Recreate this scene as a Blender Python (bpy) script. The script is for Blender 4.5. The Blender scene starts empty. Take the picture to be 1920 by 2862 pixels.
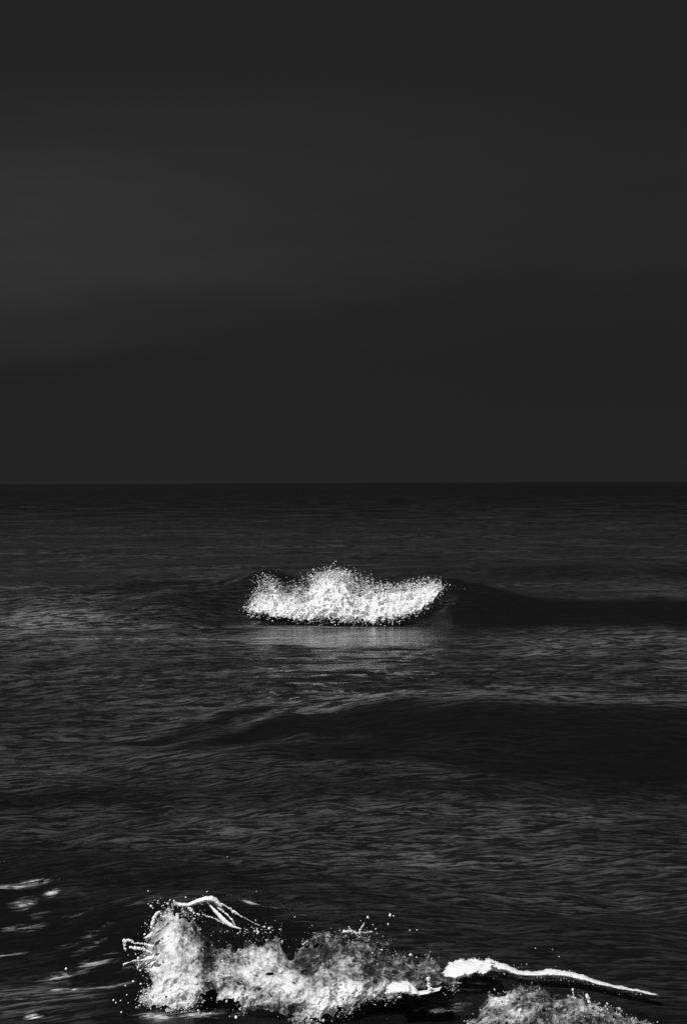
import bpy, math
import numpy as np
from mathutils import Vector, Matrix

# ------------------------------------------------------------------ camera
S = bpy.context.scene
COL = S.collection
RW, RH, FPX = 1920.0, 2862.0, 3975.0          # photograph size and focal length in its pixels
CAM_H, HORIZ = 2.6, 1349.0
PITCH = math.atan((RH / 2 - HORIZ) / FPX)     # looking slightly down
ROLL = math.radians(0.2)
cd = bpy.data.cameras.new('camera')
cd.sensor_fit = 'VERTICAL'; cd.sensor_height = 36.0; cd.sensor_width = 24.15
cd.lens = 36.0 * FPX / RH
cd.clip_start = 0.1; cd.clip_end = 40000.0
cam = bpy.data.objects.new('camera', cd); COL.objects.link(cam)
CM = Matrix.Rotation(math.pi / 2 - PITCH, 3, 'X') @ Matrix.Rotation(-ROLL, 3, 'Z')
cam.matrix_world = Matrix.Translation((0, 0, CAM_H)) @ CM.to_4x4()
S.camera = cam
CMn = np.array(CM)

# ------------------------------------------------------------------ world, sun, exposure
SUN_DIR = Vector((-0.42, -0.42, 0.80)).normalized()     # towards the sun: high, over the viewer's left shoulder
SUN_EL = math.asin(SUN_DIR.z); SUN_AZ = math.atan2(SUN_DIR.x, SUN_DIR.y)
world = bpy.data.worlds.new('World'); S.world = world; world.use_nodes = True
nt = world.node_tree; nt.nodes.clear()
def wn(t, **k):
    n = nt.nodes.new(t)
    for a, b in k.items(): setattr(n, a, b)
    return n
def wl(a, b): nt.links.new(a, b)
def wmath(op, a, b=None, c=None, clamp=False):
    n = wn('ShaderNodeMath', operation=op, use_clamp=clamp)
    for i, v in enumerate((a, b, c)):
        if v is None: continue
        if isinstance(v, (int, float)): n.inputs[i].default_value = v
        else: wl(v, n.inputs[i])
    return n.outputs[0]
out = wn('ShaderNodeOutputWorld'); bg = wn('ShaderNodeBackground')
sky = wn('ShaderNodeTexSky', sky_type='NISHITA', sun_disc=False, sun_elevation=SUN_EL,
         sun_rotation=SUN_AZ, dust_density=2.0)
bw = wn('ShaderNodeRGBToBW'); wl(sky.outputs[0], bw.inputs[0])
tc = wn('ShaderNodeTexCoord'); sep = wn('ShaderNodeSeparateXYZ'); wl(tc.outputs['Generated'], sep.inputs[0])
# a dark, almost even cloud deck, slowly lighter overhead, with very soft lighter banks
z = wmath('MAXIMUM', sep.outputs[2], 0.0)
def wramp(f, a, c, v0=0.0, v1=1.0):
    x = wn('ShaderNodeMapRange'); x.interpolation_type = 'SMOOTHSTEP'
    if isinstance(f, float): x.inputs[0].default_value = f
    else: wl(f, x.inputs[0])
    for i, v in zip((1, 2, 3, 4), (a, c, v0, v1)): x.inputs[i].default_value = v
    return x.outputs[0]
def wnoise(scale, loc, detail=3.0, rough=0.45):
    mp = wn('ShaderNodeMapping'); mp.inputs['Scale'].default_value = scale; mp.inputs['Location'].default_value = loc
    wl(tc.outputs['Generated'], mp.inputs[0])
    nz = wn('ShaderNodeTexNoise'); nz.inputs['Scale'].default_value = 1.0; nz.inputs['Detail'].default_value = detail
    nz.inputs['Roughness'].default_value = rough; wl(mp.outputs[0], nz.inputs['Vector'])
    return nz.outputs[0]
base = wmath('MULTIPLY_ADD', wmath('POWER', z, 2.5), 0.5, 0.140)
n1 = wnoise((2.6, 2.6, 9.0), (0.35, 0.1, 0.9)); n2 = wnoise((5.0, 5.0, 30.0), (0.2, 0.7, 0.3), 4.0, 0.55)
# soft lighter bank low over the sea, strongest towards the left, with a firmer lower edge
zz_ = wmath('ADD', z, wmath('MULTIPLY_ADD', n1, 0.09, -0.045))
zz_ = wmath('ADD', zz_, wmath('MULTIPLY', sep.outputs[0], -0.05))
bank = wmath('MULTIPLY', wramp(zz_, 0.082, 0.150), wramp(zz_, 0.175, 0.300, 1.0, 0.0))
side = wramp(sep.outputs[0], -0.30, 0.28, 1.0, 0.22)
val = wmath('MULTIPLY_ADD', wmath('MULTIPLY', bank, side), wmath('MULTIPLY_ADD', n2, 0.16, 0.075), base)
val = wmath('MULTIPLY', val, wmath('MULTIPLY_ADD', n1, 0.20, 0.90))
low = wmath('POWER', 2.718, wmath('MULTIPLY', z, -30.0))
val = wmath('MULTIPLY_ADD', low, 0.034, val)
val = wmath('MULTIPLY_ADD', bw.outputs[0], 0.002, val)      # the little clear sky that gets through
wl(val, bg.inputs[0]); bg.inputs[1].default_value = 0.10
wl(bg.outputs[0], out.inputs[0])

sl = bpy.data.lights.new('sun', 'SUN'); sl.energy = 4.3; sl.angle = math.radians(0.55); sl.color = (1, 1, 1)
sun = bpy.data.objects.new('sun', sl); COL.objects.link(sun)
sun.rotation_euler = SUN_DIR.to_track_quat('Z', 'Y').to_euler(); sun.location = SUN_DIR * 60

vs = S.view_settings
vs.view_transform = 'Standard'; vs.look = 'None'; vs.exposure = 0.0; vs.gamma = 1.0; vs.use_curve_mapping = False
S.cycles.max_bounces = 5; S.cycles.diffuse_bounces = 2; S.cycles.glossy_bounces = 3
S.cycles.transmission_bounces = 3; S.cycles.use_denoising = False; S.cycles.denoiser = 'OPENIMAGEDENOISE'; S.cycles.denoising_input_passes = 'RGB_ALBEDO_NORMAL'
S.cycles.sample_clamp_indirect = 2.0; S.cycles.sample_clamp_direct = 2.0

# ------------------------------------------------------------------ helpers
rng = np.random.default_rng(7)
def ray(u, v):
    u = np.asarray(u, float); v = np.asarray(v, float)
    d = np.stack([(u - RW / 2) / FPX, -(v - RH / 2) / FPX, -np.ones_like(u + v)], -1)
    return d @ CMn.T
def at(u, v, y):
    """world point seen at (u, v) of the photograph, y metres in front of the viewer"""
    d = ray(u, v); s = np.asarray(y) / d[..., 1]
    return d * s[..., None] + np.array([0, 0, CAM_H])

_perm = rng.permutation(256); _perm = np.concatenate([_perm, _perm, _perm])
_grad = rng.normal(size=(256, 3)); _grad /= np.linalg.norm(_grad, axis=1)[:, None]
def perlin(x, y, zz=0.0):
    x, y, zz = np.broadcast_arrays(np.asarray(x, float), y, zz)
    xi = np.floor(x).astype(int); yi = np.floor(y).astype(int); zi = np.floor(zz).astype(int)
    xf = x - xi; yf = y - yi; zf = zz - zi
    f = lambda t: t * t * t * (t * (t * 6 - 15) + 10)
    a, b, c = f(xf), f(yf), f(zf)
    xi &= 255; yi &= 255; zi &= 255
    r = 0
    for i in (0, 1):
        for j in (0, 1):
            for k in (0, 1):
                h = _perm[_perm[_perm[(xi + i) & 255] + ((yi + j) & 255)] + ((zi + k) & 255)]
                g = _grad[h]
                d = g[..., 0] * (xf - i) + g[..., 1] * (yf - j) + g[..., 2] * (zf - k)
                r = r + d * (a if i else 1 - a) * (b if j else 1 - b) * (c if k else 1 - c)
    return r * 1.6
def fbm(x, y, zz=0.0, oct=4, gain=0.5):
    r = 0; a = 1.0; s = 1.0
    for o in range(oct):
        r = r + a * perlin(x * s + 17.3 * o, y * s - 9.1 * o, np.asarray(zz) * s + 3.7 * o); a *= gain; s *= 2.03
    return r
def ss(a, b, x):
    t = np.clip((x - a) / (b - a), 0, 1); return t * t * (3 - 2 * t)
def gss(x, c, w): return np.exp(-((x - c) / w) ** 2)

def tag(o, label=None, cat=None, group=None, kind=None):
    if label: o['label'] = label
    if cat: o['category'] = cat
    if group: o['group'] = group
    if kind: o['kind'] = kind
    return o
def mesh_obj(name, V, F, mat, parent=None, attrs=None, smooth=True):
    """V (n,3); F (m,k) with k 3 or 4"""
    V = np.ascontiguousarray(V, dtype=np.float32); F = np.ascontiguousarray(F, dtype=np.int32)
    me = bpy.data.meshes.new(name); k = F.shape[1]
    me.vertices.add(len(V)); me.vertices.foreach_set('co', V.ravel())
    me.loops.add(F.size); me.loops.foreach_set('vertex_index', F.ravel())
    me.polygons.add(len(F))
    me.polygons.foreach_set('loop_start', np.arange(0, F.size, k, dtype=np.int32))
    me.polygons.foreach_set('use_smooth', np.full(len(F), smooth))
    me.update(calc_edges=True)
    for n, a in (attrs or {}).items():
        at_ = me.attributes.new(n, 'FLOAT', 'POINT'); at_.data.foreach_set('value', np.ascontiguousarray(a, dtype=np.float32).ravel())
    me.materials.append(mat)
    o = bpy.data.objects.new(name, me); COL.objects.link(o)
    if parent: 
        o.parent = parent
        o.location = -Vector(parent.location)
    return o
def empty(name, loc):
    o = bpy.data.objects.new(name, None); COL.objects.link(o); o.location = loc; o.empty_display_size = .2; return o

# ------------------------------------------------------------------ materials
def newmat(name):
    m = bpy.data.materials.new(name); m.use_nodes = True; m.node_tree.nodes.clear(); t = m.node_tree
    class B: pass
    b = B(); b.t = t
    def n(ty, **k):
        x = t.nodes.new(ty)
        for a, c in k.items(): setattr(x, a, c)
        return x
    def m_(op, a, bb=None, c=None, clamp=False):
        x = n('ShaderNodeMath', operation=op, use_clamp=clamp)
        for i, v in enumerate((a, bb, c)):
            if v is None: continue
            if isinstance(v, (int, float)): x.inputs[i].default_value = v
            else: t.links.new(v, x.inputs[i])
        return x.outputs[0]
    def noise(scale3, detail=3.0, rough=0.55, loc=(0, 0, 0), dist=0.0, kind='noise'):
        mp = n('ShaderNodeMapping'); mp.inputs['Scale'].default_value = scale3; mp.inputs['Location'].default_value = loc
        t.links.new(b.pos, mp.inputs[0])
        if kind == 'noise':
            x = n('ShaderNodeTexNoise'); x.inputs['Scale'].default_value = 1; x.inputs['Detail'].default_value = detail
            x.inputs['Roughness'].default_value = rough; x.inputs['Distortion'].default_value = dist
        else:
            x = n('ShaderNodeTexVoronoi', feature=kind); x.inputs['Scale'].default_value = 1
        t.links.new(mp.outputs[0], x.inputs['Vector'])
        return x.outputs[0]
    def ramp(f, a, c, v0=0.0, v1=1.0):
        x = n('ShaderNodeMapRange'); x.interpolation_type = 'SMOOTHSTEP'
        t.links.new(f, x.inputs[0])
        for i, v in zip((1, 2, 3, 4), (a, c, v0, v1)): x.inputs[i].default_value = v
        return x.outputs[0]
    def attr(nm):
        x = n('ShaderNodeAttribute', attribute_name=nm); return x.outputs['Fac']
    b.n, b.m, b.noise, b.ramp, b.attr = n, m_, noise, ramp, attr
    b.pos = n('ShaderNodeNewGeometry').outputs['Position']
    b.link = t.links.new
    return m, b

# sea water: near-black, glossy, rippled; sky reflection painted in as grey where attribute painted_sheen says; foam and painted glare where attribute foam says
M_sea, b = newmat('sea_water')
outm = b.n('ShaderNodeOutputMaterial')
painted_sheen = b.attr('painted_sheen'); foam = b.attr('foam')
flow = b.n('ShaderNodeCombineXYZ')                       # coordinates that follow the slope of the waves
b.link(b.attr('flow_x'), flow.inputs[0]); b.link(b.attr('flow_y'), flow.inputs[1])
b.pos = flow.outputs[0]
calm = b.attr('calm')
rip1 = b.noise((1.2, 5.5, 1.0), 6, 0.60, dist=0.25)
rip2 = b.noise((4.0, 15.0, 1.0), 4, 0.6, (3, 1, 0), 0.3)
rip3 = b.noise((18.0, 60.0, 1.0), 3, 0.6, (7, 2, 0))
hgt = b.m('ADD', b.m('MULTIPLY', rip1, 0.075), b.m('ADD', b.m('MULTIPLY', rip2, 0.016), b.m('MULTIPLY', b.m('MULTIPLY', rip3, 0.0020), b.m('SUBTRACT', 1.0, b.attr('lod'), clamp=True))))
hgt = b.m('MULTIPLY', hgt, calm)
bump = b.n('ShaderNodeBump'); bump.inputs['Strength'].default_value = 1.0; bump.inputs['Distance'].default_value = 1.0
b.link(hgt, bump.inputs['Height'])
# sky reflection painted as grey, broken by dark ripple fronts into slits and streaks
lod = b.attr('lod')                                    # 0 near, 1 middle, 2 far: the finest ripples merge with distance
l1 = b.m('SUBTRACT', lod, 0.0, clamp=True); l2 = b.m('SUBTRACT', lod, 1.0, clamp=True); l3 = b.m('SUBTRACT', lod, 2.0, clamp=True)
def mix3(a0, a1, a2, a3):
    x = b.m('ADD', a0, b.m('MULTIPLY', b.m('SUBTRACT', a1, a0), l1))
    x = b.m('ADD', x, b.m('MULTIPLY', b.m('SUBTRACT', a2, x), l2))
    return b.m('ADD', x, b.m('MULTIPLY', b.m('SUBTRACT', a3, x), l3))
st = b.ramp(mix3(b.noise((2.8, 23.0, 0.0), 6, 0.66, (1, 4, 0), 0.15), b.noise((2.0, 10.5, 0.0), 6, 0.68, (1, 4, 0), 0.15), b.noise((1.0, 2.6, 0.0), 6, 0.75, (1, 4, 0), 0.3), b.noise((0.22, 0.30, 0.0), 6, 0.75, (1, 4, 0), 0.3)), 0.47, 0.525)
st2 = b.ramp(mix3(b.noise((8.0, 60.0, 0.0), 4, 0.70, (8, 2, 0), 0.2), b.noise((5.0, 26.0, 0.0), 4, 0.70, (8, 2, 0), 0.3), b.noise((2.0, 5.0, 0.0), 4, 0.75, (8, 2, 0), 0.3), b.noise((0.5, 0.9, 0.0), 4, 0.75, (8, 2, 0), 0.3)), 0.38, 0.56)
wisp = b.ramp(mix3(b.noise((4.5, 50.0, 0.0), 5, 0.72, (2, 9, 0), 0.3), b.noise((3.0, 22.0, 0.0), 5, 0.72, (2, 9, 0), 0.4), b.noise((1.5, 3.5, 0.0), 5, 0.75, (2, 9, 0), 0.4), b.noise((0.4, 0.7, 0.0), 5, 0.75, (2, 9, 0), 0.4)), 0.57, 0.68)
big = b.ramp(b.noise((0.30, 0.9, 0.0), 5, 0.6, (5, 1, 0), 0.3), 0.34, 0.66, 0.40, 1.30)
fd = b.m('MULTIPLY', b.m('MULTIPLY', painted_sheen, big), b.m('MULTIPLY_ADD', b.m('MULTIPLY', st, st2), 1.45, 0.08))
fd = b.m('ADD', fd, b.m('MULTIPLY', wisp, b.m('MULTIPLY_ADD', painted_sheen, 0.75, 0.10)))
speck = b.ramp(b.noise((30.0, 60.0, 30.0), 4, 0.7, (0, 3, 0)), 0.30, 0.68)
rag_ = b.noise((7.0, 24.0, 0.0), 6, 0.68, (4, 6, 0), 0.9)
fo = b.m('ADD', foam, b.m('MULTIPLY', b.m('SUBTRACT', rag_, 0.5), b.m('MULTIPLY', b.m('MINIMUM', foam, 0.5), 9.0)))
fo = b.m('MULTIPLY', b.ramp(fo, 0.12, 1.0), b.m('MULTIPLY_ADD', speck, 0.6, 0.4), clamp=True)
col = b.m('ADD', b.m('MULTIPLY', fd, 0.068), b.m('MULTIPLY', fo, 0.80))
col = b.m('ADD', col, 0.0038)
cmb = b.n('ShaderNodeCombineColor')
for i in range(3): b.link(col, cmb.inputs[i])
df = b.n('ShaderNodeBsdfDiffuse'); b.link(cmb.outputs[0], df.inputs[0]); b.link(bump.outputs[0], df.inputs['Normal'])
gl = b.n('ShaderNodeBsdfGlossy'); gl.inputs[0].default_value = (1, 1, 1, 1); b.link(bump.outputs[0], gl.inputs['Normal'])
b.link(b.m('ADD', b.m('MULTIPLY', fo, 0.5), b.attr('rough')), gl.inputs['Roughness'])
fr = b.n('ShaderNodeFresnel'); fr.inputs[0].default_value = 1.333; b.link(bump.outputs[0], fr.inputs['Normal'])
mx = b.n('ShaderNodeMixShader'); b.link(b.m('MULTIPLY', fr.outputs[0], b.attr('reflect')), mx.inputs[0])   # mean reflectance of an unresolved choppy sea falls with distance
b.link(df.outputs[0], mx.inputs[1]); b.link(gl.outputs[0], mx.inputs[2])
b.link(mx.outputs[0], outm.inputs[0])

def foam_material(name, dark, light, s, lo, hi, rough=0.35, trans=0.25, K=1.7):
    m, b = newmat(name)
    outm = b.n('ShaderNodeOutputMaterial'); pr = b.n('ShaderNodeBsdfPrincipled')
    dens = b.attr('dens')
    n1 = b.noise((s, s, s), 5, 0.65, dist=0.6)
    n2 = b.noise((s * 4.1, s * 4.1, s * 4.1), 3, 0.6, (3, 5, 1), 0.8)
    nn = b.m('SUBTRACT', b.m('ADD', b.m('MULTIPLY', n1, 0.5), b.m('MULTIPLY', n2, 0.5)), 0.5)
    f = b.m('MULTIPLY_ADD', nn, K, dens)
    c = b.ramp(f, lo, hi, dark, light)
    cmb = b.n('ShaderNodeCombineColor')
    for i in range(3): b.link(c, cmb.inputs[i])
    b.link(cmb.outputs[0], pr.inputs['Base Color'])
    pr.inputs['Roughness'].default_value = rough; pr.inputs['IOR'].default_value = 1.33
    bump = b.n('ShaderNodeBump'); bump.inputs['Strength'].default_value = 0.8; bump.inputs['Distance'].default_value = 0.10 / s
    b.link(f, bump.inputs['Height']); b.link(bump.outputs[0], pr.inputs['Normal'])
    tr = b.n('ShaderNodeBsdfTranslucent'); b.link(cmb.outputs[0], tr.inputs[0]); b.link(bump.outputs[0], tr.inputs['Normal'])
    mx = b.n('ShaderNodeMixShader'); mx.inputs[0].default_value = trans
    b.link(pr.outputs[0], mx.inputs[1]); b.link(tr.outputs[0], mx.inputs[2])
    b.link(mx.outputs[0], outm.inputs[0])
    return m
M_near = foam_material('aerated_water', 0.03, 0.90, 8.0, 0.02, 0.95, 0.22, 0.18, 2.0)
M_far = foam_material('white_froth', 0.06, 0.97, 7.0, -0.1, 0.85, 0.6, 0.15, 2.0)
M_lip = foam_material('crest_foam', 0.20, 0.97, 14.0, 0.0, 0.85, 0.35, 0.12, 1.4)

# ------------------------------------------------------------------ the sea surface
def interp(x, pts):
    p = np.array(pts, float); return np.interp(x, p[:, 0], p[:, 1])
def smooth_interp(x, pts, n=3, w=0.25):
    return sum(interp(x + o * w, pts) for o in (-1, -.5, 0, .5, 1)) / 5
def ridge(y, yc, wf, wb, power=1.0):
    """profile of a swell: steeper towards the viewer (front) than behind"""
    d = y - yc
    t = np.where(d < 0, -d / wf, d / wb)
    return np.where(t < 1, (0.5 + 0.5 * np.cos(np.pi * np.clip(t, 0, 1))) ** power, 0.0)

_k = []
r2 = np.random.default_rng(21)
for i in range(64):
    lam = 0.30 * (30 / 0.30) ** (i / 63.0) * r2.uniform(.93, 1.07)
    th = r2.normal(0, 0.42 if lam < 4 else 0.22)
    _k.append((lam, math.sin(th), math.cos(th), r2.uniform(0, 6.28)))
def swell(x, y, crest=True):
    """authored waves that the photograph shows, in metres"""
    z = 0.0
    wob = 0.18 * perlin(x * 0.35, y * 0.2, 1.0)
    # far breaker
    A = smooth_interp(x, [(-30, .2), (-14, .34), (-9, .50), (-6.5, .58), (-4.6, .60), (-3.4, .66), (-2.2, .72), (-1.5, .96), (-1.0, .90), (-.6, .62), (0.4, .60), (1.2, .70), (1.6, .80), (2.3, .80), (2.9, .64), (3.5, .46), (4.6, .27), (8, .20), (16, .12), (40, .05)])
    yc = smooth_interp(x, [(-30, 31), (-9, 28.6), (-5, 27.9), (-2, 27.4), (1.9, 27.2), (4, 26.9), (8, 27.4), (30, 30)])
    wf = smooth_interp(x, [(-30, 6), (-5, 5.4), (-3.2, 4.2), (-2, 1.8), (1.5, 1.6), (2.2, 2.6), (6, 3.2), (30, 4)])
    z = z + A * ridge(y, yc + wob, wf, 3.2, 1.15)
    z = z + .032 * ss(-.5, -3, x) * gss(y, 26.4, 2.4) * np.sin(6.283 * ((y - .62 * x) / 1.3 + 1.1 * perlin(x * .5, y * .5, 6.0))) * (1 + perlin(x * .6, y * .6, 16.0))
    # shallow second fold to its right
    z = z + smooth_interp(x, [(3, 0), (4.5, .14), (7.5, .28), (12, .12), (30, 0)]) * ridge(y, 25.9 + 0.03 * x, 1.5, 1.8)
    # swell far behind on the right
    z = z + smooth_interp(x, [(-6, 0), (1, .15), (6, .42), (14, .42), (30, .1)]) * ridge(y, 40 + wob * 3 - .1 * x, 4, 6)
    # middle swell
    B = smooth_interp(x, [(-12, .02), (-4, .05), (-2.0, .15), (-.6, .32), (0.6, .42), (1.6, .47), (3.3, .46), (6, .4), (14, .15)])
    ycb = smooth_interp(x, [(-12, 16.5), (-4, 15.8), (-2, 15.2), (-.6, 14.6), (.8, 14.0), (2, 13.6), (3.3, 13.2), (8, 12.2)])
    z = z + B * ridge(y, ycb + wob * .8, smooth_interp(x, [(-4, 3.6), (-1, 2.8), (.4, 1.9)]), 3.4, 1.2)
    z = z + .022 * ss(1.5, -1, x) * gss(y, 13.8, 1.5) * np.sin(6.283 * ((y - .35 * x) / .8 + .6 * perlin(x * .8, y * .8, 8.0)))
    # left low swell in front of it
    z = z + 0.10 * ridge(y, 12.0 + 0.12 * x, 1.0, 1.6) * ss(-.3, -2.2, x) 
    # swell behind the near breaker, high on the left
    C2 = smooth_interp(x, [(-8, .30), (-2.6, .27), (-1.6, .23), (-.8, .17), (.1, .12), (.7, .03), (3, .0)])
    yc2 = smooth_interp(x, [(-8, 9.6), (-2.6, 9.2), (-1.4, 8.9), (-.2, 8.6), (.6, 8.4)])
    z = z + C2 * ridge(y, yc2 + wob * .3, 1.7, 1.1, 1.1)
    # near breaker
    z = z - 0.12 * ridge(y, 6.3 + 0 * x, 1.1, 1.0)
    if not crest: return z
    C = smooth_interp(x, CREST_AMP, w=.08)
    ycc = smooth_interp(x, CREST_Y, w=.10)
    z = z + C * ridge(y, ycc, .75, 1.05, 1.25)
    z = z + .045 * ss(1, -3, x) * gss(y, 25.8, 3.0) * np.sin(6.283 * ((y - .45 * x) / 1.7 + .5 * perlin(x * .4, y * .4, 6)))
    return z
CREST = [(60, 2620, 8.1), (200, 2580, 7.95), (330, 2545, 7.8), (460, 2520, 7.65), (580, 2512, 7.58), (640, 2522, 7.56), (700, 2542, 7.54), (850, 2572, 7.5), (1000, 2604, 7.5), (1200, 2664, 7.42), (1360, 2694, 7.36), (1500, 2724, 7.26), (1650, 2748, 7.16), (1845, 2794, 7.06), (2000, 2830, 7.0)]
_cw = np.array([at(*c) for c in CREST])
_oth = swell(_cw[:, 0], _cw[:, 1], False)
CREST_Y = [(-6, 8.6)] + list(zip(_cw[:, 0], _cw[:, 1])) + [(6, 6.4)]
CREST_AMP = [(-6, .05)] + list(zip(_cw[:, 0], np.maximum(_cw[:, 2] - _oth - .012, 0.0))) + [(6, 0)]
def chop(x, y, cell):
    """free waves and wind chop; parts finer than the local mesh are left to the material"""
    wx = x + 0.5 * perlin(x * .11, y * .11, 5.0) * 3; wy = y + 0.5 * perlin(x * .13, y * .13, 9.0) * 3
    z = 0.0
    for lam, sx, cy, ph in _k:
        s = 0.021 if lam < 3 else 0.012
        fade = ss(1.6, 4.0, lam / np.maximum(cell, 1e-3))
        a = s * lam / 6.283
        if lam > 6: a *= 0.6
        z = z + a * fade * np.sin(6.283 * (sx * wx + cy * wy) / lam + ph)
    env = 0.75 + 0.5 * perlin(x * 0.25, y * .3, 2.0)
    return z * env
def fine(x, y, cell):
    """sharp small ripples, long across the view"""
    r = 0.0
    for sc, amp in ((0.9, .050), (1.9, .026), (4.0, .012), (8.5, .0052)):
        f = ss(1.5, 4.0, (1 / (sc * 2.2)) / np.maximum(cell, 1e-3))
        n = perlin(x * sc * .55 + 3 * perlin(x * .2, y * .2, sc), y * sc * 1.9, sc * 3.3)
        r = r + amp * f * (1 - 2 * np.sqrt(n * n + .004))
    return r
def sea_z(x, y, cell=0.03):
    x = np.asarray(x, float); y = np.asarray(y, float)
    sw = swell(x, y)
    near_calm = 1 - .6 * ss(9, 7.6, y)
    lee = 1 - .7 * ss(22.2, 23.6, y) * ss(28, 26, y) * gss(x, 0.3, 2.4)     # smooth water in front of the far breaker
    sw = sw + ss(80, 300, y) * .45 * perlin(x * .045, y * .015, 31.0) * ss(20000, 6000, y)
    return sw + (chop(x, y, cell) + fine(x, y, cell)) * near_calm * lee

def build_sea():
    v = np.linspace(2990, 1349 + 2.2, 780)
    yr = CAM_H * FPX / (v - HORIZ)
    yr = np.concatenate([[-9000, -2000, -400, -100, -30, -10, -2, 1, 2.6, 3.8, 4.8, 5.4, 5.9], yr[yr > 6.0], [7000, 12000, 26000]])
    core = np.linspace(-1, 1, 901); edge = np.cumsum(0.004 * 1.22 ** np.arange(1, 48))
    s = np.concatenate([-(1 + edge)[::-1], core, 1 + edge])
    yy = np.repeat(yr[:, None], len(s), 1)
    half = 0.29 * np.maximum(yr, 5.0) + 0.4
    xx = s[None, :] * half[:, None]
    outer = np.abs(s) > 1
    dyr = np.gradient(yr)
    cell = np.maximum(dyr[:, None] * 1.0, (half[:, None] * np.gradient(s)[None, :])) + 0 * xx
    zz = sea_z(xx, yy, cell)
    zz[np.abs(yy) > 1500] *= 0.3
    V = np.stack([xx, yy, zz], -1).reshape(-1, 3)
    nr, nc = xx.shape
    idx = np.arange(nr * nc).reshape(nr, nc)
    F = np.stack([idx[:-1, :-1], idx[:-1, 1:], idx[1:, 1:], idx[1:, :-1]], -1).reshape(-1, 4)
    # painted sky reflection: grey on the flats, left dark on rising faces
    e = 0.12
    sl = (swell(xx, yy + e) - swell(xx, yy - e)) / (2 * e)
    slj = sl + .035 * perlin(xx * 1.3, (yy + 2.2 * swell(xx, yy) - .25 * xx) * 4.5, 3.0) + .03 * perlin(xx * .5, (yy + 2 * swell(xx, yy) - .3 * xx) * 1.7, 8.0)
    clear = 1 - ss(0.04, 0.25, slj)  # painted grey drops out on faces tilted towards the viewer
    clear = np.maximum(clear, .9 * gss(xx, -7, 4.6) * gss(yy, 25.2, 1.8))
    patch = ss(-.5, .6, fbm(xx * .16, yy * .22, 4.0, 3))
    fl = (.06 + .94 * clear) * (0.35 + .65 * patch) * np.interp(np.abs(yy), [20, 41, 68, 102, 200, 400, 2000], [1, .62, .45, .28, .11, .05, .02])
    boost = 1 + 2.2 * gss(xx, -4.8, 4.4) * gss(yy, 24.6, 2.4) + .5 * gss(xx, 5, 3) * gss(yy, 20, 3) + 1.1 * gss(xx, -2.4, 1.8) * gss(yy, 12.8, 1.2) + .3 * gss(yy, 10.2, .8) - .35 * gss(yy, 17.8, 1.6) * ss(2, 0, xx) - .85 * gss(xx, 2.6, 1.9) * gss(yy, 11.7, 1.0) + .2 * gss(yy, 14.9, .7) * ss(-1, 1, xx) - .3 * gss(yy, 16.6, .9)  # regional brightening and darkening of the painted reflection
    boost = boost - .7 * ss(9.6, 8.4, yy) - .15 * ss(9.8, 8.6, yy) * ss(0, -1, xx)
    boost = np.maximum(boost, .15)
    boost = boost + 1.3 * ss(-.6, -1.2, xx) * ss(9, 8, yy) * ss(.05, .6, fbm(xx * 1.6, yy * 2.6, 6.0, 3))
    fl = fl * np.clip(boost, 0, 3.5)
    fl = fl * (1 - .9 * gss(xx, 3.0, 1.7) * gss(yy, 25.4, 1.3)) * (1 - .6 * gss(xx, 7.5, 2.5) * gss(yy, 25.2, .8)) * (1 + .7 * gss(xx, 6, 3.5) * gss(yy, 29.5, 1.6))  # painted reflection darker on the wave shoulders, paler behind
    # white foam lying on the water; small patches far left are painted glare
    def P(u, vv):
        y = CAM_H * FPX / (vv - HORIZ)
        for _ in range(30):
            p = at(u, vv, y); zt = float(swell(p[0], y)); y = .6 * y + .4 * (CAM_H - zt) * y / (CAM_H - p[2])
        return at(u, vv, y)
    fo = 0 * xx
    web = 1 - np.abs(fbm(xx * 6, yy * 14, 1.0, 4)) * 2.4
    for u, vv, ru, rv, k in [(30, 2480, 60, 7, .8), (85, 2470, 60, 9, .35), (145, 2500, 20, 8, .8), (70, 2530, 45, 14, .34), (20, 2672, 70, 7, .34), (150, 2735, 60, 15, .40), (215, 2555, 60, 8, .2), (380, 2700, 50, 10, .25), (110, 2560, 40, 10, .2),
                           (180, 2775, 40, 5, .8), (95, 2848, 25, 10, .7), (280, 2768, 120, 6, .25), (330, 2690, 60, 14, .12), (440, 2850, 60, 10, .5), (560, 2840, 120, 10, .35), (700, 2523, 26, 5, .9), (1250, 2810, 70, 24, .26), (1400, 2735, 60, 10, .28), (1290, 2765, 60, 7, .36), (1330, 2745, 50, 7, .3), (1210, 2840, 40, 16, .22), (980, 1757, 230, 3, .45), (760, 1745, 90, 3, .3), (1000, 1772, 200, 3, .25), (1240, 1715, 60, 6, .15), (60, 2600, 90, 12, .26), (240, 2620, 90, 12, .22), (90, 2800, 90, 10, .3), (250, 2700, 80, 14, .3),
                           (250, 2650, 60, 10, .2), (700, 2522, 26, 6, .8)]:
        c = P(u, vv); rx = ru / FPX * c[1]; ry = rv / (CAM_H * FPX) * c[1] ** 2 * .8
        g_ = np.exp(-((xx - c[0]) / rx) ** 2 - ((yy - c[1]) / ry) ** 2)
        fo = np.maximum(fo, k * g_)
    near = ss(7.9, 7.0, yy) * ss(5, 6, yy)
    fo = np.maximum(fo, near * .10 * np.clip(web - .45, 0, 1) * ss(.2, -1.0, xx))
    calm = 0.55 + .45 * patch
    calm = calm * (0.2 + .8 * clear) * (1 - .3 * ss(9, 7.5, yy))
    calm = calm * (1 - .75 * ss(22.2, 23.6, yy) * ss(27, 25.5, yy) * gss(xx, 0.3, 2.4))
    sw0 = swell(xx, yy)
    fx = xx + .3 * perlin(xx * .3, yy * .3, 11.0)
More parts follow.
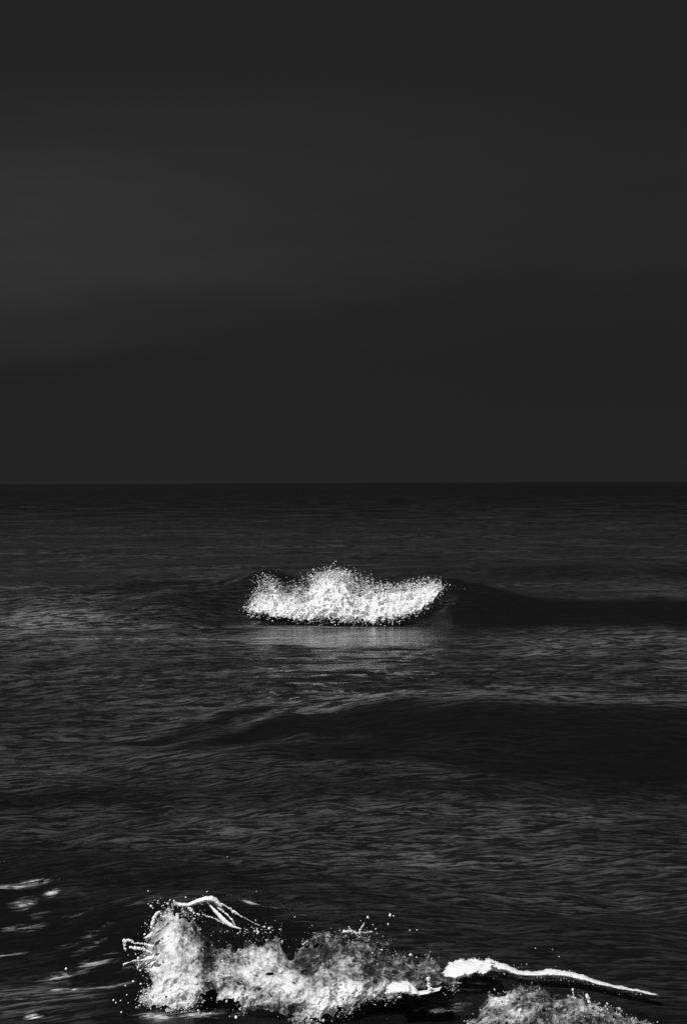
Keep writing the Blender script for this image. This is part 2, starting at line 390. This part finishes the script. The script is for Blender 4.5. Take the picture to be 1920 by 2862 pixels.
    fy = yy + 2.2 * sw0 - .13 * xx * ss(6, -3, xx) + .5 * perlin(xx * .22, yy * .3, 12.0)
    rough = .10 + .05 * ss(12, 30, yy) - .05 * (1 - clear)
    refl = 1 - .80 * ss(25, 140, yy)
    o = mesh_obj('sea', V, F, M_sea, attrs={'painted_sheen': fl, 'foam': fo, 'calm': calm, 'flow_x': fx, 'flow_y': fy, 'rough': rough, 'reflect': refl, 'lod': ss(10, 19, yy) + ss(32, 60, yy) + ss(70, 140, yy)})  # foam also holds the small painted glare patches far left
    tag(o, kind='structure')
build_sea()

# ------------------------------------------------------------------ foam tools
def ico():
    g = (1 + 5 ** .5) / 2
    v = np.array([(-1, g, 0), (1, g, 0), (-1, -g, 0), (1, -g, 0), (0, -1, g), (0, 1, g), (0, -1, -g), (0, 1, -g), (g, 0, -1), (g, 0, 1), (-g, 0, -1), (-g, 0, 1)], float)
    v /= np.linalg.norm(v[0])
    f = np.array([(0, 11, 5), (0, 5, 1), (0, 1, 7), (0, 7, 10), (0, 10, 11), (1, 5, 9), (5, 11, 4), (11, 10, 2), (10, 7, 6), (7, 1, 8), (3, 9, 4), (3, 4, 2), (3, 2, 6), (3, 6, 8), (3, 8, 9), (4, 9, 5), (2, 4, 11), (6, 2, 10), (8, 6, 7), (9, 8, 1)])
    return v, f
ICO = ico()
def lumps(pts, rad, stretch=0.5, dens=None, seed=1):
    """many little irregular blobs as one vertex/face array"""
    r = np.random.default_rng(seed); n = len(pts); v, f = ICO
    q = r.normal(size=(n, 3, 3)); q, _ = np.linalg.qr(q)
    sc = rad[:, None] * (1 + stretch * r.uniform(-1, 1, (n, 3)))
    vv = v[None] * (1 + r.uniform(-.28, .28, (n, 12, 1)))
    V = np.einsum('nij,nkj->nki', q, vv * sc[:, None, :]) + pts[:, None, :]
    F = f[None] + 12 * np.arange(n)[:, None, None]
    if dens is None: dens = np.full(n, .6)
    return V.reshape(-1, 3), F.reshape(-1, 3), np.repeat(dens, 12)

def foam_sheet(name, outline, yfun, depth, mat, parent, du, nt_, amp, freq, rag, dens_fn, hole=None, bulge=.25, seed=0, gain=.6):
    """a thick lumpy tongue of foam from its upper outline down to its toe on the water.
    outline: (u, v_top, v_bottom) of the photograph; yfun(u): distance of the toe; depth: how far the top leans back"""
    o_ = np.array(outline, float)
    us = np.arange(o_[0, 0], o_[-1, 0] + .1, du)
    vt = np.interp(us, o_[:, 0], o_[:, 1]); vb = np.interp(us, o_[:, 0], o_[:, 2])
    k = rag
    t = np.linspace(0, 1, nt_)
    U, T = np.meshgrid(us, t, indexing='ij')
    VT = vt[:, None]; VB = vb[:, None]
    Vp = VT + (VB - VT) * T
    Vp = Vp + k * (1 - T) ** 3 * (6 * perlin(U * .02, 3.3 + seed, 0) + 5 * perlin(U * .07, 1.3 + seed, Vp * .03))
    Vp = Vp + k * T ** 3 * (6 * perlin(U * .025, 8.3 + seed, 0) + 4 * perlin(U * .08, 5.5 + seed, Vp * .03))
    Y = yfun(U) + depth * (1 - T) ** 1.4 - bulge * np.sin(np.pi * T) ** .8
    P = at(U, Vp, Y)
    # displacement along the outward direction
    out_ = np.stack([0 * U, -0.85 + 0 * U, 0.5 + 0 * U], -1)
    n = fbm(P[..., 0] * freq, P[..., 1] * freq, P[..., 2] * freq, 5, gain)
    n = -np.sqrt(n * n + .02) * 1.3 + .55                      # rounded lobes with soft creases
    big = perlin(P[..., 0] * freq * .3, P[..., 1] * freq * .3, P[..., 2] * freq * .3 + 7)
    edge = np.minimum(np.minimum(T, 1 - T) * 6, 1) * np.minimum(np.minimum(U - us[0], us[-1] - U) / (12 * du), 1)
    edge = np.clip(edge, 0, 1)
    disp = amp * (n + .9 * big) * (.35 + .65 * edge)
    P = P + out_ * disp[..., None]
    dens = dens_fn(U, T, Vp)
    nu, ntt = U.shape; idx = np.arange(nu * ntt).reshape(nu, ntt)
    F = np.stack([idx[:-1, :-1], idx[:-1, 1:], idx[1:, 1:], idx[1:, :-1]], -1)
    keepn = perlin(P[..., 0] * freq * 2.2, P[..., 1] * freq * 2.2, P[..., 2] * freq * 2.2 + 3)
    keepn = keepn + .8 * perlin(P[..., 0] * freq * 6, P[..., 1] * freq * 6, P[..., 2] * freq * 6 + 13)
    keep = (edge + .75 * np.maximum(keepn, -.8)) > .36
    if hole is not None: keep &= ~hole(U, Vp, keepn)
    kf = keep[:-1, :-1] & keep[1:, 1:]
    o = mesh_obj(name, P.reshape(-1, 3), F[kf].reshape(-1, 4), mat, parent, {'dens': dens.ravel()})
    return o, P, U, T, Vp, dens, keep

def tube(path, rad, sides=8, flat=1.0, seed=0, wob=.5):
    """lumpy tapering strand through world points"""
    path = np.array(path, float); n = len(path) * 12
    s = np.linspace(0, len(path) - 1, n); ii = np.arange(len(path))
    P = np.stack([np.interp(s, ii, path[:, k]) for k in range(3)], -1)
    for _ in range(14): P[1:-1] = (P[:-2] + P[1:-1] * 2 + P[2:]) / 4
    R = np.interp(s, ii, rad)
    R = R * (1 + wob * perlin(s * 1.7, seed + .5, 0) * 1.2 + wob * perlin(s * .6, seed + 7.5, 0))
    tg = np.gradient(P, axis=0); tg /= np.linalg.norm(tg, axis=1)[:, None] + 1e-9
    a = np.cross(tg, np.array([0, 1, .3])); a /= np.linalg.norm(a, axis=1)[:, None] + 1e-9
    c = np.cross(tg, a)
    an = np.linspace(0, 2 * np.pi, sides, endpoint=False)
    V = P[:, None] + R[:, None, None] * (np.cos(an)[None, :, None] * a[:, None] + flat * np.sin(an)[None, :, None] * c[:, None])
    jit = 1 + .35 * perlin(V[..., 0] * 38, V[..., 1] * 38, V[..., 2] * 38) + .15 * perlin(V[..., 0] * 90, V[..., 1] * 90, V[..., 2] * 90)
    V = P[:, None] + (V - P[:, None]) * jit[..., None]
    idx = np.arange(n * sides).reshape(n, sides)
    F = np.stack([idx[:-1], np.roll(idx, -1, 1)[:-1], np.roll(idx, -1, 1)[1:], idx[1:]], -1).reshape(-1, 4)
    return V.reshape(-1, 3), F
def merge(parts):
    Vs, Fs, k = [], [], 0
    for V, F in parts: Vs.append(V); Fs.append(F + k); k += len(V)
    return np.concatenate(Vs), np.concatenate(Fs)

# ------------------------------------------------------------------ far breaker
far = empty('breaking_wave', (-0.1, 26.4, 0))
tag(far, 'small white breaking wave in the middle distance with spray bursting from its crest', 'wave', 'breaking waves')
FAR = [(692, 1700, 1706), (710, 1668, 1716), (735, 1640, 1722), (765, 1632, 1726), (800, 1652, 1730), (830, 1640, 1734), (865, 1648, 1738), (890, 1618, 1742), (912, 1606, 1743), (940, 1606, 1744), (965, 1622, 1744),
       (985, 1650, 1744), (1005, 1664, 1746), (1030, 1650, 1745), (1065, 1646, 1742), (1100, 1648, 1737), (1140, 1645, 1726), (1170, 1645, 1712), (1198, 1640, 1690), (1218, 1638, 1668), (1230, 1638, 1648)]
f_y = lambda u: 25.55 + .35 * ss(1060, 1230, u) ** 1.3
def f_dens(U, T, V):
    d = 0.46 + .52 * ss(850, 885, U)
    d = d + .34 * T - .22 * (1 - T) ** 2
    d = d + .25 * gss(U, 815, 40) * ss(.6, .9, T) + .2 * gss(U, 760, 26)
    return np.clip(d + .12 * perlin(U * .04, V * .04, 0), 0, 1.1)
o, P, U, T, Vp, D, K = foam_sheet('foam_body', FAR, f_y, .9, M_far, far, 1.6, 90, .14, 3.2, 1.0, f_dens, bulge=.10)
# froth lumps over the body and beyond its upper edge
r = np.random.default_rng(5)
n = 9000
iu = r.integers(0, P.shape[0], n); it = np.minimum((np.where(r.uniform(size=n) < .5, r.beta(.8, 6, n), r.beta(1.0, 1.0, n)) * P.shape[1]).astype(int), P.shape[1] - 1)
pts = P[iu, it] + r.normal(0, 1, (n, 3)) * np.array([.05, .08, .045])
pts[:, 2] += np.where(it < 6, np.abs(r.normal(0, .05, n)), 0); pts[:, 1] -= .0
rad = np.exp(r.normal(-5.0, .45, n)); rad = np.clip(rad, .004, .015)
V1, F1, D1 = lumps(pts, rad, .5, np.clip(D[iu, it] + r.normal(0, .18, n), 0, 1.1), 3)
o = mesh_obj('froth', V1, F1, M_far, far, {'dens': D1}); tag(o, kind='stuff')
# airborne spray above the crest
n = 5000
c = [(905, 1614, 24, 10, .16), (945, 1606, 20, 10, .20), (945, 1622, 42, 13, .26), (985, 1634, 26, 14, .12), (745, 1622, 14, 12, .06), (1215, 1640, 18, 7, .08), (1100, 1640, 70, 5, .10)]
pp = []
for u, v, su, sv, w in c:
    m_ = int(n * w); pp.append(at(r.normal(u, su, m_), r.normal(v, sv, m_) + 3, r.normal(26.6, .25, m_)))
pp.append(at(np.array([946, 950, 940, 955, 975, 742, 735, 741, 1222]), np.array([1590, 1592, 1589, 1596, 1580, 1606, 1624, 1626, 1640]), np.full(9, 26.5)))
pp = np.concatenate(pp)
V1, F1, D1 = lumps(pp, np.clip(np.exp(r.normal(-5.35, .45, len(pp))), .003, .016), .5, np.clip(r.normal(.75, .2, len(pp)), 0, 1), 4)
o = mesh_obj('spray', V1, F1, M_far, far, {'dens': D1}); tag(o, kind='stuff')

# ------------------------------------------------------------------ near breaker
near = empty('breaking_wave', (-0.35, 7.1, 0))
tag(near, 'large near breaking wave with white curling crest and thick foam tumbling down its face', 'wave', 'breaking waves')
NEAR = [(392, 2640, 2842), (402, 2622, 2846), (420, 2590, 2846), (440, 2550, 2844), (458, 2535, 2842), (480, 2526, 2836), (510, 2524, 2830), (535, 2545, 2816), (560, 2580, 2806), (590, 2596, 2806), (610, 2604, 2815), (650, 2606, 2824), (700, 2612, 2836),
        (760, 2608, 2850), (800, 2622, 2862), (835, 2628, 2868), (870, 2610, 2868), (905, 2594, 2866), (950, 2596, 2852), (1000, 2608, 2822), (1050, 2624, 2792), (1100, 2650, 2786), (1150, 2664, 2778), (1200, 2672, 2772), (1240, 2688, 2766), (1275, 2700, 2756)]
def n_y(u): return np.interp(u, [400, 600, 900, 1300], [7.05, 6.95, 6.85, 7.0])
def n_dens(U, T, V):
    d = .24 + .26 * gss(U, 490, 60) * ss(2500, 2700, V) + .10 * gss(U, 480, 60)
    for u, v, a_, b_, k in [(480, 2800, 90, 40, .70), (500, 2770, 60, 30, .35), (740, 2680, 60, 34, .55), (700, 2720, 40, 30, .4), (790, 2745, 60, 32, .65), (660, 2795, 55, 26, .65), (930, 2790, 60, 50, .60), (1000, 2770, 60, 26, .5), (825, 2634, 30, 14, .55),
                            (870, 2820, 50, 40, .4), (1110, 2765, 40, 18, .5), (470, 2620, 30, 40, .30), (500, 2560, 30, 24, .25), (545, 2680, 22, 60, .22), (620, 2720, 50, 40, .35), (430, 2700, 22, 40, .35), (960, 2700, 40, 40, .22), (730, 2810, 40, 26, .25)]:
        d = d + k * gss(U, u, a_) * gss(V, v, b_)
    for u, v, a_, b_, k in [(650, 2625, 80, 26, .14), (580, 2690, 20, 50, .34), (900, 2640, 70, 36, .12), (1080, 2680, 110, 30, .10), (740, 2815, 50, 12, .40), (590, 2760, 26, 20, .3), (860, 2690, 30, 30, .2)]:
        d = d - k * gss(U, u, a_) * gss(V, v, b_)
    d = d + (d - .42) * .25
    return np.clip(.93 * d + .16 * perlin(U * .018, V * .018, 0) + .16 * perlin(U * .045, V * .04, 2) + .12 * perlin(U * .12, V * .10, 5), .0, 1.1)
def n_hole(U, V, k):
    g = 1.4 * gss(U, 400, 30) * gss(V, 2738, 36) + 1.2 * gss(U, 398, 26) * gss(V, 2590, 22) + gss(U, 590, 26) * gss(V, 2785, 26) + gss(U, 755, 18) * gss(V, 2722, 7) + gss(U, 600, 36) * gss(V, 2822, 10)
    return (g + .25 * k) > .72
o, P, U, T, Vp, D, K = foam_sheet('foam_body', NEAR, n_y, .55, M_near, near, 1.7, 210, .055, 6.5, 2.6, n_dens, n_hole, bulge=.12, seed=3, gain=.48)
n = 1600
iu = r.integers(0, P.shape[0], n); it = r.integers(0, P.shape[1], n)
ok = r.uniform(size=n) < (.15 + D[iu, it] ** 2); iu, it = iu[ok & K[iu, it]], it[ok & K[iu, it]]; n = len(iu)
pts = P[iu, it] + r.normal(0, .009, (n, 3)); pts[:, 1] -= .006
rad = np.clip(np.exp(r.normal(-5.7, .45, n)), .0018, .012)
V1, F1, D1 = lumps(pts, rad, .5, np.clip(D[iu, it] + r.normal(0.05, .16, n), 0, 1.1), 8)
o = mesh_obj('froth', V1, F1, M_near, near, {'dens': D1}); tag(o, kind='stuff')
# bead droplets and crumbs round the ragged edges
pp = []
bord = K & ((T < .10) | (T > .93) | (U < 425))
bi = np.argwhere(bord); bi = bi[r.integers(0, len(bi), 4200)]
De = D[bi[:, 0], bi[:, 1]]; q = P[bi[:, 0], bi[:, 1]]; sp_ = np.abs(r.normal(0, 1, (4200, 1))) * .012
q = q + r.normal(0, 1, (4200, 3)) * sp_ + np.array([0, -.01, 0])
V1, F1, D1 = lumps(q, np.clip(np.exp(r.normal(-6.2, .5, 4200)), .0012, .007), .6, np.clip(De + .12 + r.normal(0, .2, 4200), 0, 1), 19)
o = mesh_obj('froth', V1, F1, M_near, near, {'dens': D1}); tag(o, kind='stuff')
for u, v, su, sv, m_ in [(395, 2800, 28, 26, 90), (370, 2810, 24, 22, 50), (420, 2610, 10, 40, 50), (395, 2690, 22, 24, 40), (450, 2520, 22, 6, 18), (690, 2605, 60, 5, 50), (1000, 2600, 60, 8, 25), (735, 2590, 25, 8, 16),
                       (640, 2835, 60, 14, 160), (760, 2845, 60, 10, 140), (900, 2860, 60, 8, 60), (1050, 2670, 60, 8, 40), (620, 2660, 80, 40, 60), (560, 2560, 14, 30, 40), (1500, 2715, 60, 10, 12), (700, 2590, 80, 15, 12)]:
    pp.append(at(r.normal(u, su, m_), r.normal(v, sv, m_), n_y(u) + .12 + r.normal(0, .06, m_) + (2830 - v) * .001))
pp = np.concatenate(pp)
V1, F1, D1 = lumps(pp, np.clip(np.exp(r.normal(-6.2, .55, len(pp))), .0012, .008), .6, np.full(len(pp), .95), 9)
o = mesh_obj('spray', V1, F1, M_lip, near, {'dens': D1}); tag(o, kind='stuff')

def strand(name, pix, parent, mat=M_lip, flat=.45, seed=0, dens=.9):
    """pix: (u, v, distance, radius in photograph pixels)"""
    a = np.array(pix, float); W = at(a[:, 0], a[:, 1], a[:, 2]); R = a[:, 3] / FPX * a[:, 2] * .72
    V, F = tube(W, R, 10, flat, seed)
    return mesh_obj(name, V, F, mat, parent, {'dens': np.full(len(V), dens)})
def chain(name, pix, parent, mat=M_lip, seed=0, dens=.95):
    """a torn ligament: overlapping drops of uneven size along a path"""
    a = np.array(pix, float); W = at(a[:, 0], a[:, 1], a[:, 2]); R = a[:, 3] / FPX * a[:, 2] * .62
    rr = np.random.default_rng(100 + seed); m_ = len(a) * 22
    t_ = np.sort(rr.uniform(0, len(a) - 1, m_)); ii = np.arange(len(a))
    C_ = np.stack([np.interp(t_, ii, W[:, k]) for k in range(3)], -1)
    Rr = np.interp(t_, ii, R) * rr.uniform(.45, 1.15, m_)
    C_ = C_ + rr.normal(0, .35, C_.shape) * Rr[:, None] + .004 * np.stack([perlin(t_ * 1.3, seed + .3), 0 * t_, perlin(t_ * 1.3, seed + 5.3)], -1)
    V, F, _ = lumps(C_, Rr, .35, None, seed + 50)
    o = mesh_obj(name, V, F, mat, parent, {'dens': np.full(len(V), dens)}); tag(o, kind='stuff'); return o
foam_sheet('crest_lip', [(484, 2517, 2522), (499, 2521, 2535), (526, 2523, 2536), (551, 2511, 2528), (575, 2503, 2522), (594, 2503, 2521), (606, 2508, 2528), (615, 2517, 2537), (622, 2532, 2540)], lambda u: 7.45 + 0 * u, .03, M_lip, near, 1.2, 24, 0.008, 14, 0.15, lambda U, T, V: .95 + 0 * U, bulge=0.03, seed=1)
strand('water_strand', [(578, 2520, 7.46, 5), (596, 2540, 7.44, 4), (612, 2557, 7.42, 7), (630, 2576, 7.40, 7), (652, 2590, 7.38, 6), (674, 2596, 7.36, 2)], near, seed=2)
chain('water_strand', [(603, 2525, 7.47, 6), (620, 2543, 7.45, 5), (636, 2557, 7.43, 3), (648, 2570, 7.41, 4), (658, 2586, 7.4, 2)], near, seed=3)
chain('water_strand', [(614, 2524, 7.5, 5), (632, 2534, 7.49, 3), (649, 2545, 7.48, 5), (664, 2553, 7.47, 4), (679, 2564, 7.46, 2), (716, 2582, 7.44, 2), (736, 2592, 7.42, 1)], near, seed=4, dens=.7)
chain('water_strand', [(566, 2556, 7.38, 2), (590, 2563, 7.38, 3), (615, 2574, 7.38, 3), (643, 2588, 7.37, 3)], near, seed=5, dens=.6)
chain('water_strand', [(527, 2538, 7.4, 5), (538, 2544, 7.4, 6), (546, 2555, 7.4, 3)], near, seed=22, dens=.8)
chain('splash_finger', [(431, 2598, 7.3, 4), (427, 2580, 7.3, 7), (434, 2560, 7.3, 5), (444, 2548, 7.3, 5), (450, 2552, 7.3, 3), (456, 2562, 7.3, 3), (466, 2562, 7.3, 4)], near, seed=6)
chain('splash_finger', [(350, 2655, 7.15, 5), (348, 2640, 7.15, 4), (349, 2628, 7.15, 6), (362, 2627, 7.15, 5), (375, 2634, 7.15, 3.5), (392, 2637, 7.15, 4), (412, 2640, 7.15, 4), (430, 2646, 7.12, 7)], near, seed=7)
chain('splash_finger', [(362, 2646, 7.12, 3), (372, 2650, 7.12, 5), (388, 2652, 7.12, 6), (404, 2656, 7.12, 3), (425, 2662, 7.12, 5)], near, seed=8)
chain('splash_finger', [(346, 2696, 7.1, 4), (358, 2690, 7.1, 2.5), (380, 2684, 7.1, 3), (405, 2682, 7.1, 4), (416, 2680, 7.1, 7), (432, 2676, 7.08, 8)], near, seed=9)
chain('splash_finger', [(402, 2620, 7.2, 2), (412, 2620, 7.2, 4), (422, 2614, 7.2, 9), (432, 2612, 7.2, 6)], near, seed=10)
chain('splash_finger', [(388, 2690, 7.08, 2), (387, 2700, 7.08, 3), (386, 2710, 7.08, 2)], near, seed=11)
chain('splash_finger', [(960, 2605, 7.25, 6), (985, 2604, 7.25, 6), (1005, 2608, 7.25, 4), (1012, 2590, 7.25, 3), (1018, 2580, 7.25, 2)], near, seed=12, dens=.6)
chain('splash_finger', [(1004, 2608, 7.25, 4), (1020, 2606, 7.25, 3), (1038, 2604, 7.25, 4)], near, seed=13, dens=.5)
# the long white lip running down to the right, and the thick knot it grows from
foam_sheet('crest_lip', [(1362, 2684, 2722), (1376, 2680, 2716), (1413, 2692, 2717), (1450, 2711, 2729), (1499, 2716, 2729), (1535, 2705, 2729), (1560, 2709, 2730), (1590, 2713, 2733), (1633, 2725, 2742), (1670, 2740, 2754), (1731, 2755, 2765), (1780, 2764, 2772), (1841, 2781, 2785)], lambda u: np.interp(u, [1360, 1600, 1845], [7.20, 7.08, 6.95]), .08, M_lip, near, 1.2, 30, 0.010, 16, 0.35, lambda U, T, V: .95 + 0 * U, bulge=0.04, seed=14)
foam_sheet('crest_knot', [(1212, 2755, 2762), (1222, 2738, 2764), (1235, 2713, 2760), (1254, 2688, 2754), (1284, 2676, 2740), (1327, 2674, 2727), (1352, 2680, 2730), (1368, 2672, 2722), (1380, 2682, 2708)], lambda u: 7.02 + 0 * u, .25, M_lip, near, 1.2, 50, 0.02, 14, 0.5, lambda U, T, V: .92 - .35 * gss(U, 1262, 20) * gss(V, 2745, 8), bulge=0.06, seed=5)
foam_sheet('crest_lip', [(1074, 2752, 2788), (1090, 2746, 2784), (1113, 2743, 2780), (1140, 2740, 2780), (1155, 2748, 2781), (1170, 2768, 2783), (1200, 2764, 2778), (1225, 2758, 2770), (1240, 2748, 2762)], lambda u: 6.78 + 0 * u, .1, M_lip, near, 1.2, 24, 0.012, 14, 0.5, lambda U, T, V: .8 + 0 * U, bulge=0.03, seed=15)
chain('splash_finger', [(1200, 2770, 6.78, 7), (1199, 2755, 6.78, 7), (1198, 2742, 6.78, 6), (1197, 2735, 6.78, 7)], near, seed=16)
uu = r.uniform(1225, 1800, 260); vl = np.interp(uu, [1225, 1370, 1450, 1535, 1640, 1730, 1800], [2750, 2705, 2722, 2720, 2738, 2761, 2773])
vl = vl + np.abs(r.normal(0, 8, 260)) * np.where(r.uniform(size=260) < .8, 1, -.6)
q = at(uu, vl, np.interp(uu, [1225, 1360, 1600, 1845], [7.0, 7.16, 7.02, 6.90]) + r.normal(0, .02, 260))
V1, F1, D1 = lumps(q, np.clip(np.exp(r.normal(-6.7, .4, 260)), .0008, .003), .7, np.clip(r.normal(.6, .3, 260), 0, 1), 23)
o = mesh_obj('froth', V1, F1, M_near, near, {'dens': D1}); tag(o, kind='stuff')
# single large drops
for u, v, y, s in [(423, 2533, 7.4, 5), (428, 2538, 7.4, 3), (487, 2518, 7.4, 4), (476, 2515, 7.4, 3), (520, 2508, 7.5, 3), (186, 2708, 6.9, 4), (1029, 2564, 7.3, 5), (1090, 2558, 7.3, 5), (1100, 2560, 7.3, 3), (1042, 2585, 7.3, 3), (1050, 2596, 7.3, 3),
                   (1084, 2583, 7.3, 3), (1008, 2573, 7.3, 2.5), (1496, 2651, 7.3, 2.5), (1543, 2654, 7.3, 2.5), (1562, 2674, 7.3, 2.5), (1471, 2695, 7.3, 2.5), (1382, 2766, 6.8, 4), (1591, 2714, 7.1, 3), (1600, 2766, 6.7, 6), (1836, 2857, 6.6, 3),
                   (318, 2795, 6.9, 4), (325, 2803, 6.9, 4), (338, 2797, 6.9, 3), (352, 2755, 7, 4), (373, 2743, 7, 4), (340, 2829, 6.9, 3), (660, 2843, 6.7, 7), (824, 2563, 7.3, 2.5), (636, 2395, 9, 2), (717, 2492, 8, 2)]:
    p = at(u, v, y); V, F = ICO
    V2, F2, _ = lumps(p[None], np.array([s / FPX * y * .75]), .4, None, int(u))
    mesh_obj('droplet', V2, F2, M_lip, near, {'dens': np.full(12, 1.0)})

# ------------------------------------------------------------------ foam mound at the lower right
mound = empty('foam_mound', (1.0, 6.5, 0))
tag(mound, 'mottled grey foam mound below the long white lip at the bottom right', 'foam')
MND = [(1300, 2858, 2880), (1330, 2842, 2885), (1352, 2800, 2890), (1365, 2782, 2895), (1400, 2778, 2900), (1440, 2758, 2900), (1480, 2752, 2900), (1505, 2752, 2900), (1530, 2768, 2900), (1560, 2790, 2900), (1600, 2780, 2905), (1630, 2779, 2905), (1645, 2800, 2905), (1700, 2808, 2905), (1740, 2828, 2905), (1790, 2845, 2908), (1830, 2866, 2910), (1850, 2890, 2912)]
def m_dens(U, T, V):
    d = .22 + .6 * gss(U, 1395, 30) * gss(V, 2800, 22) + .4 * gss(U, 1452, 26) * gss(V, 2832, 16) + .45 * gss(U, 1665, 55) * gss(V, 2815, 12) + .3 * gss(U, 1350, 30) * gss(V, 2860, 20)
    return np.clip(d + .2 * perlin(U * .03, V * .03, 4) + .12 * perlin(U * .07, V * .07, 2), 0, 1.1)
o, P, U, T, Vp, D, K = foam_sheet('foam_body', MND, lambda u: 6.45 + 0 * u, .35, M_near, mound, 2.2, 90, .035, 9, 1.6, m_dens, bulge=.1, seed=11)
n = 1400
iu = r.integers(0, P.shape[0], n); it = r.integers(0, P.shape[1], n); pts = P[iu, it] + r.normal(0, .008, (n, 3))
V1, F1, D1 = lumps(pts, np.clip(np.exp(r.normal(-5.8, .45, n)), .0018, .010), .5, np.clip(D[iu, it] + r.normal(.05, .16, n), 0, 1.1), 12)
o = mesh_obj('froth', V1, F1, M_near, mound, {'dens': D1}); tag(o, kind='stuff')
chain('splash_finger', [(1600, 2768, 6.7, 4), (1602, 2782, 6.7, 2), (1603, 2800, 6.7, 3)], mound, seed=20)
chain('splash_finger', [(1640, 2782, 6.65, 6), (1644, 2798, 6.65, 6), (1650, 2815, 6.65, 5)], mound, seed=21)
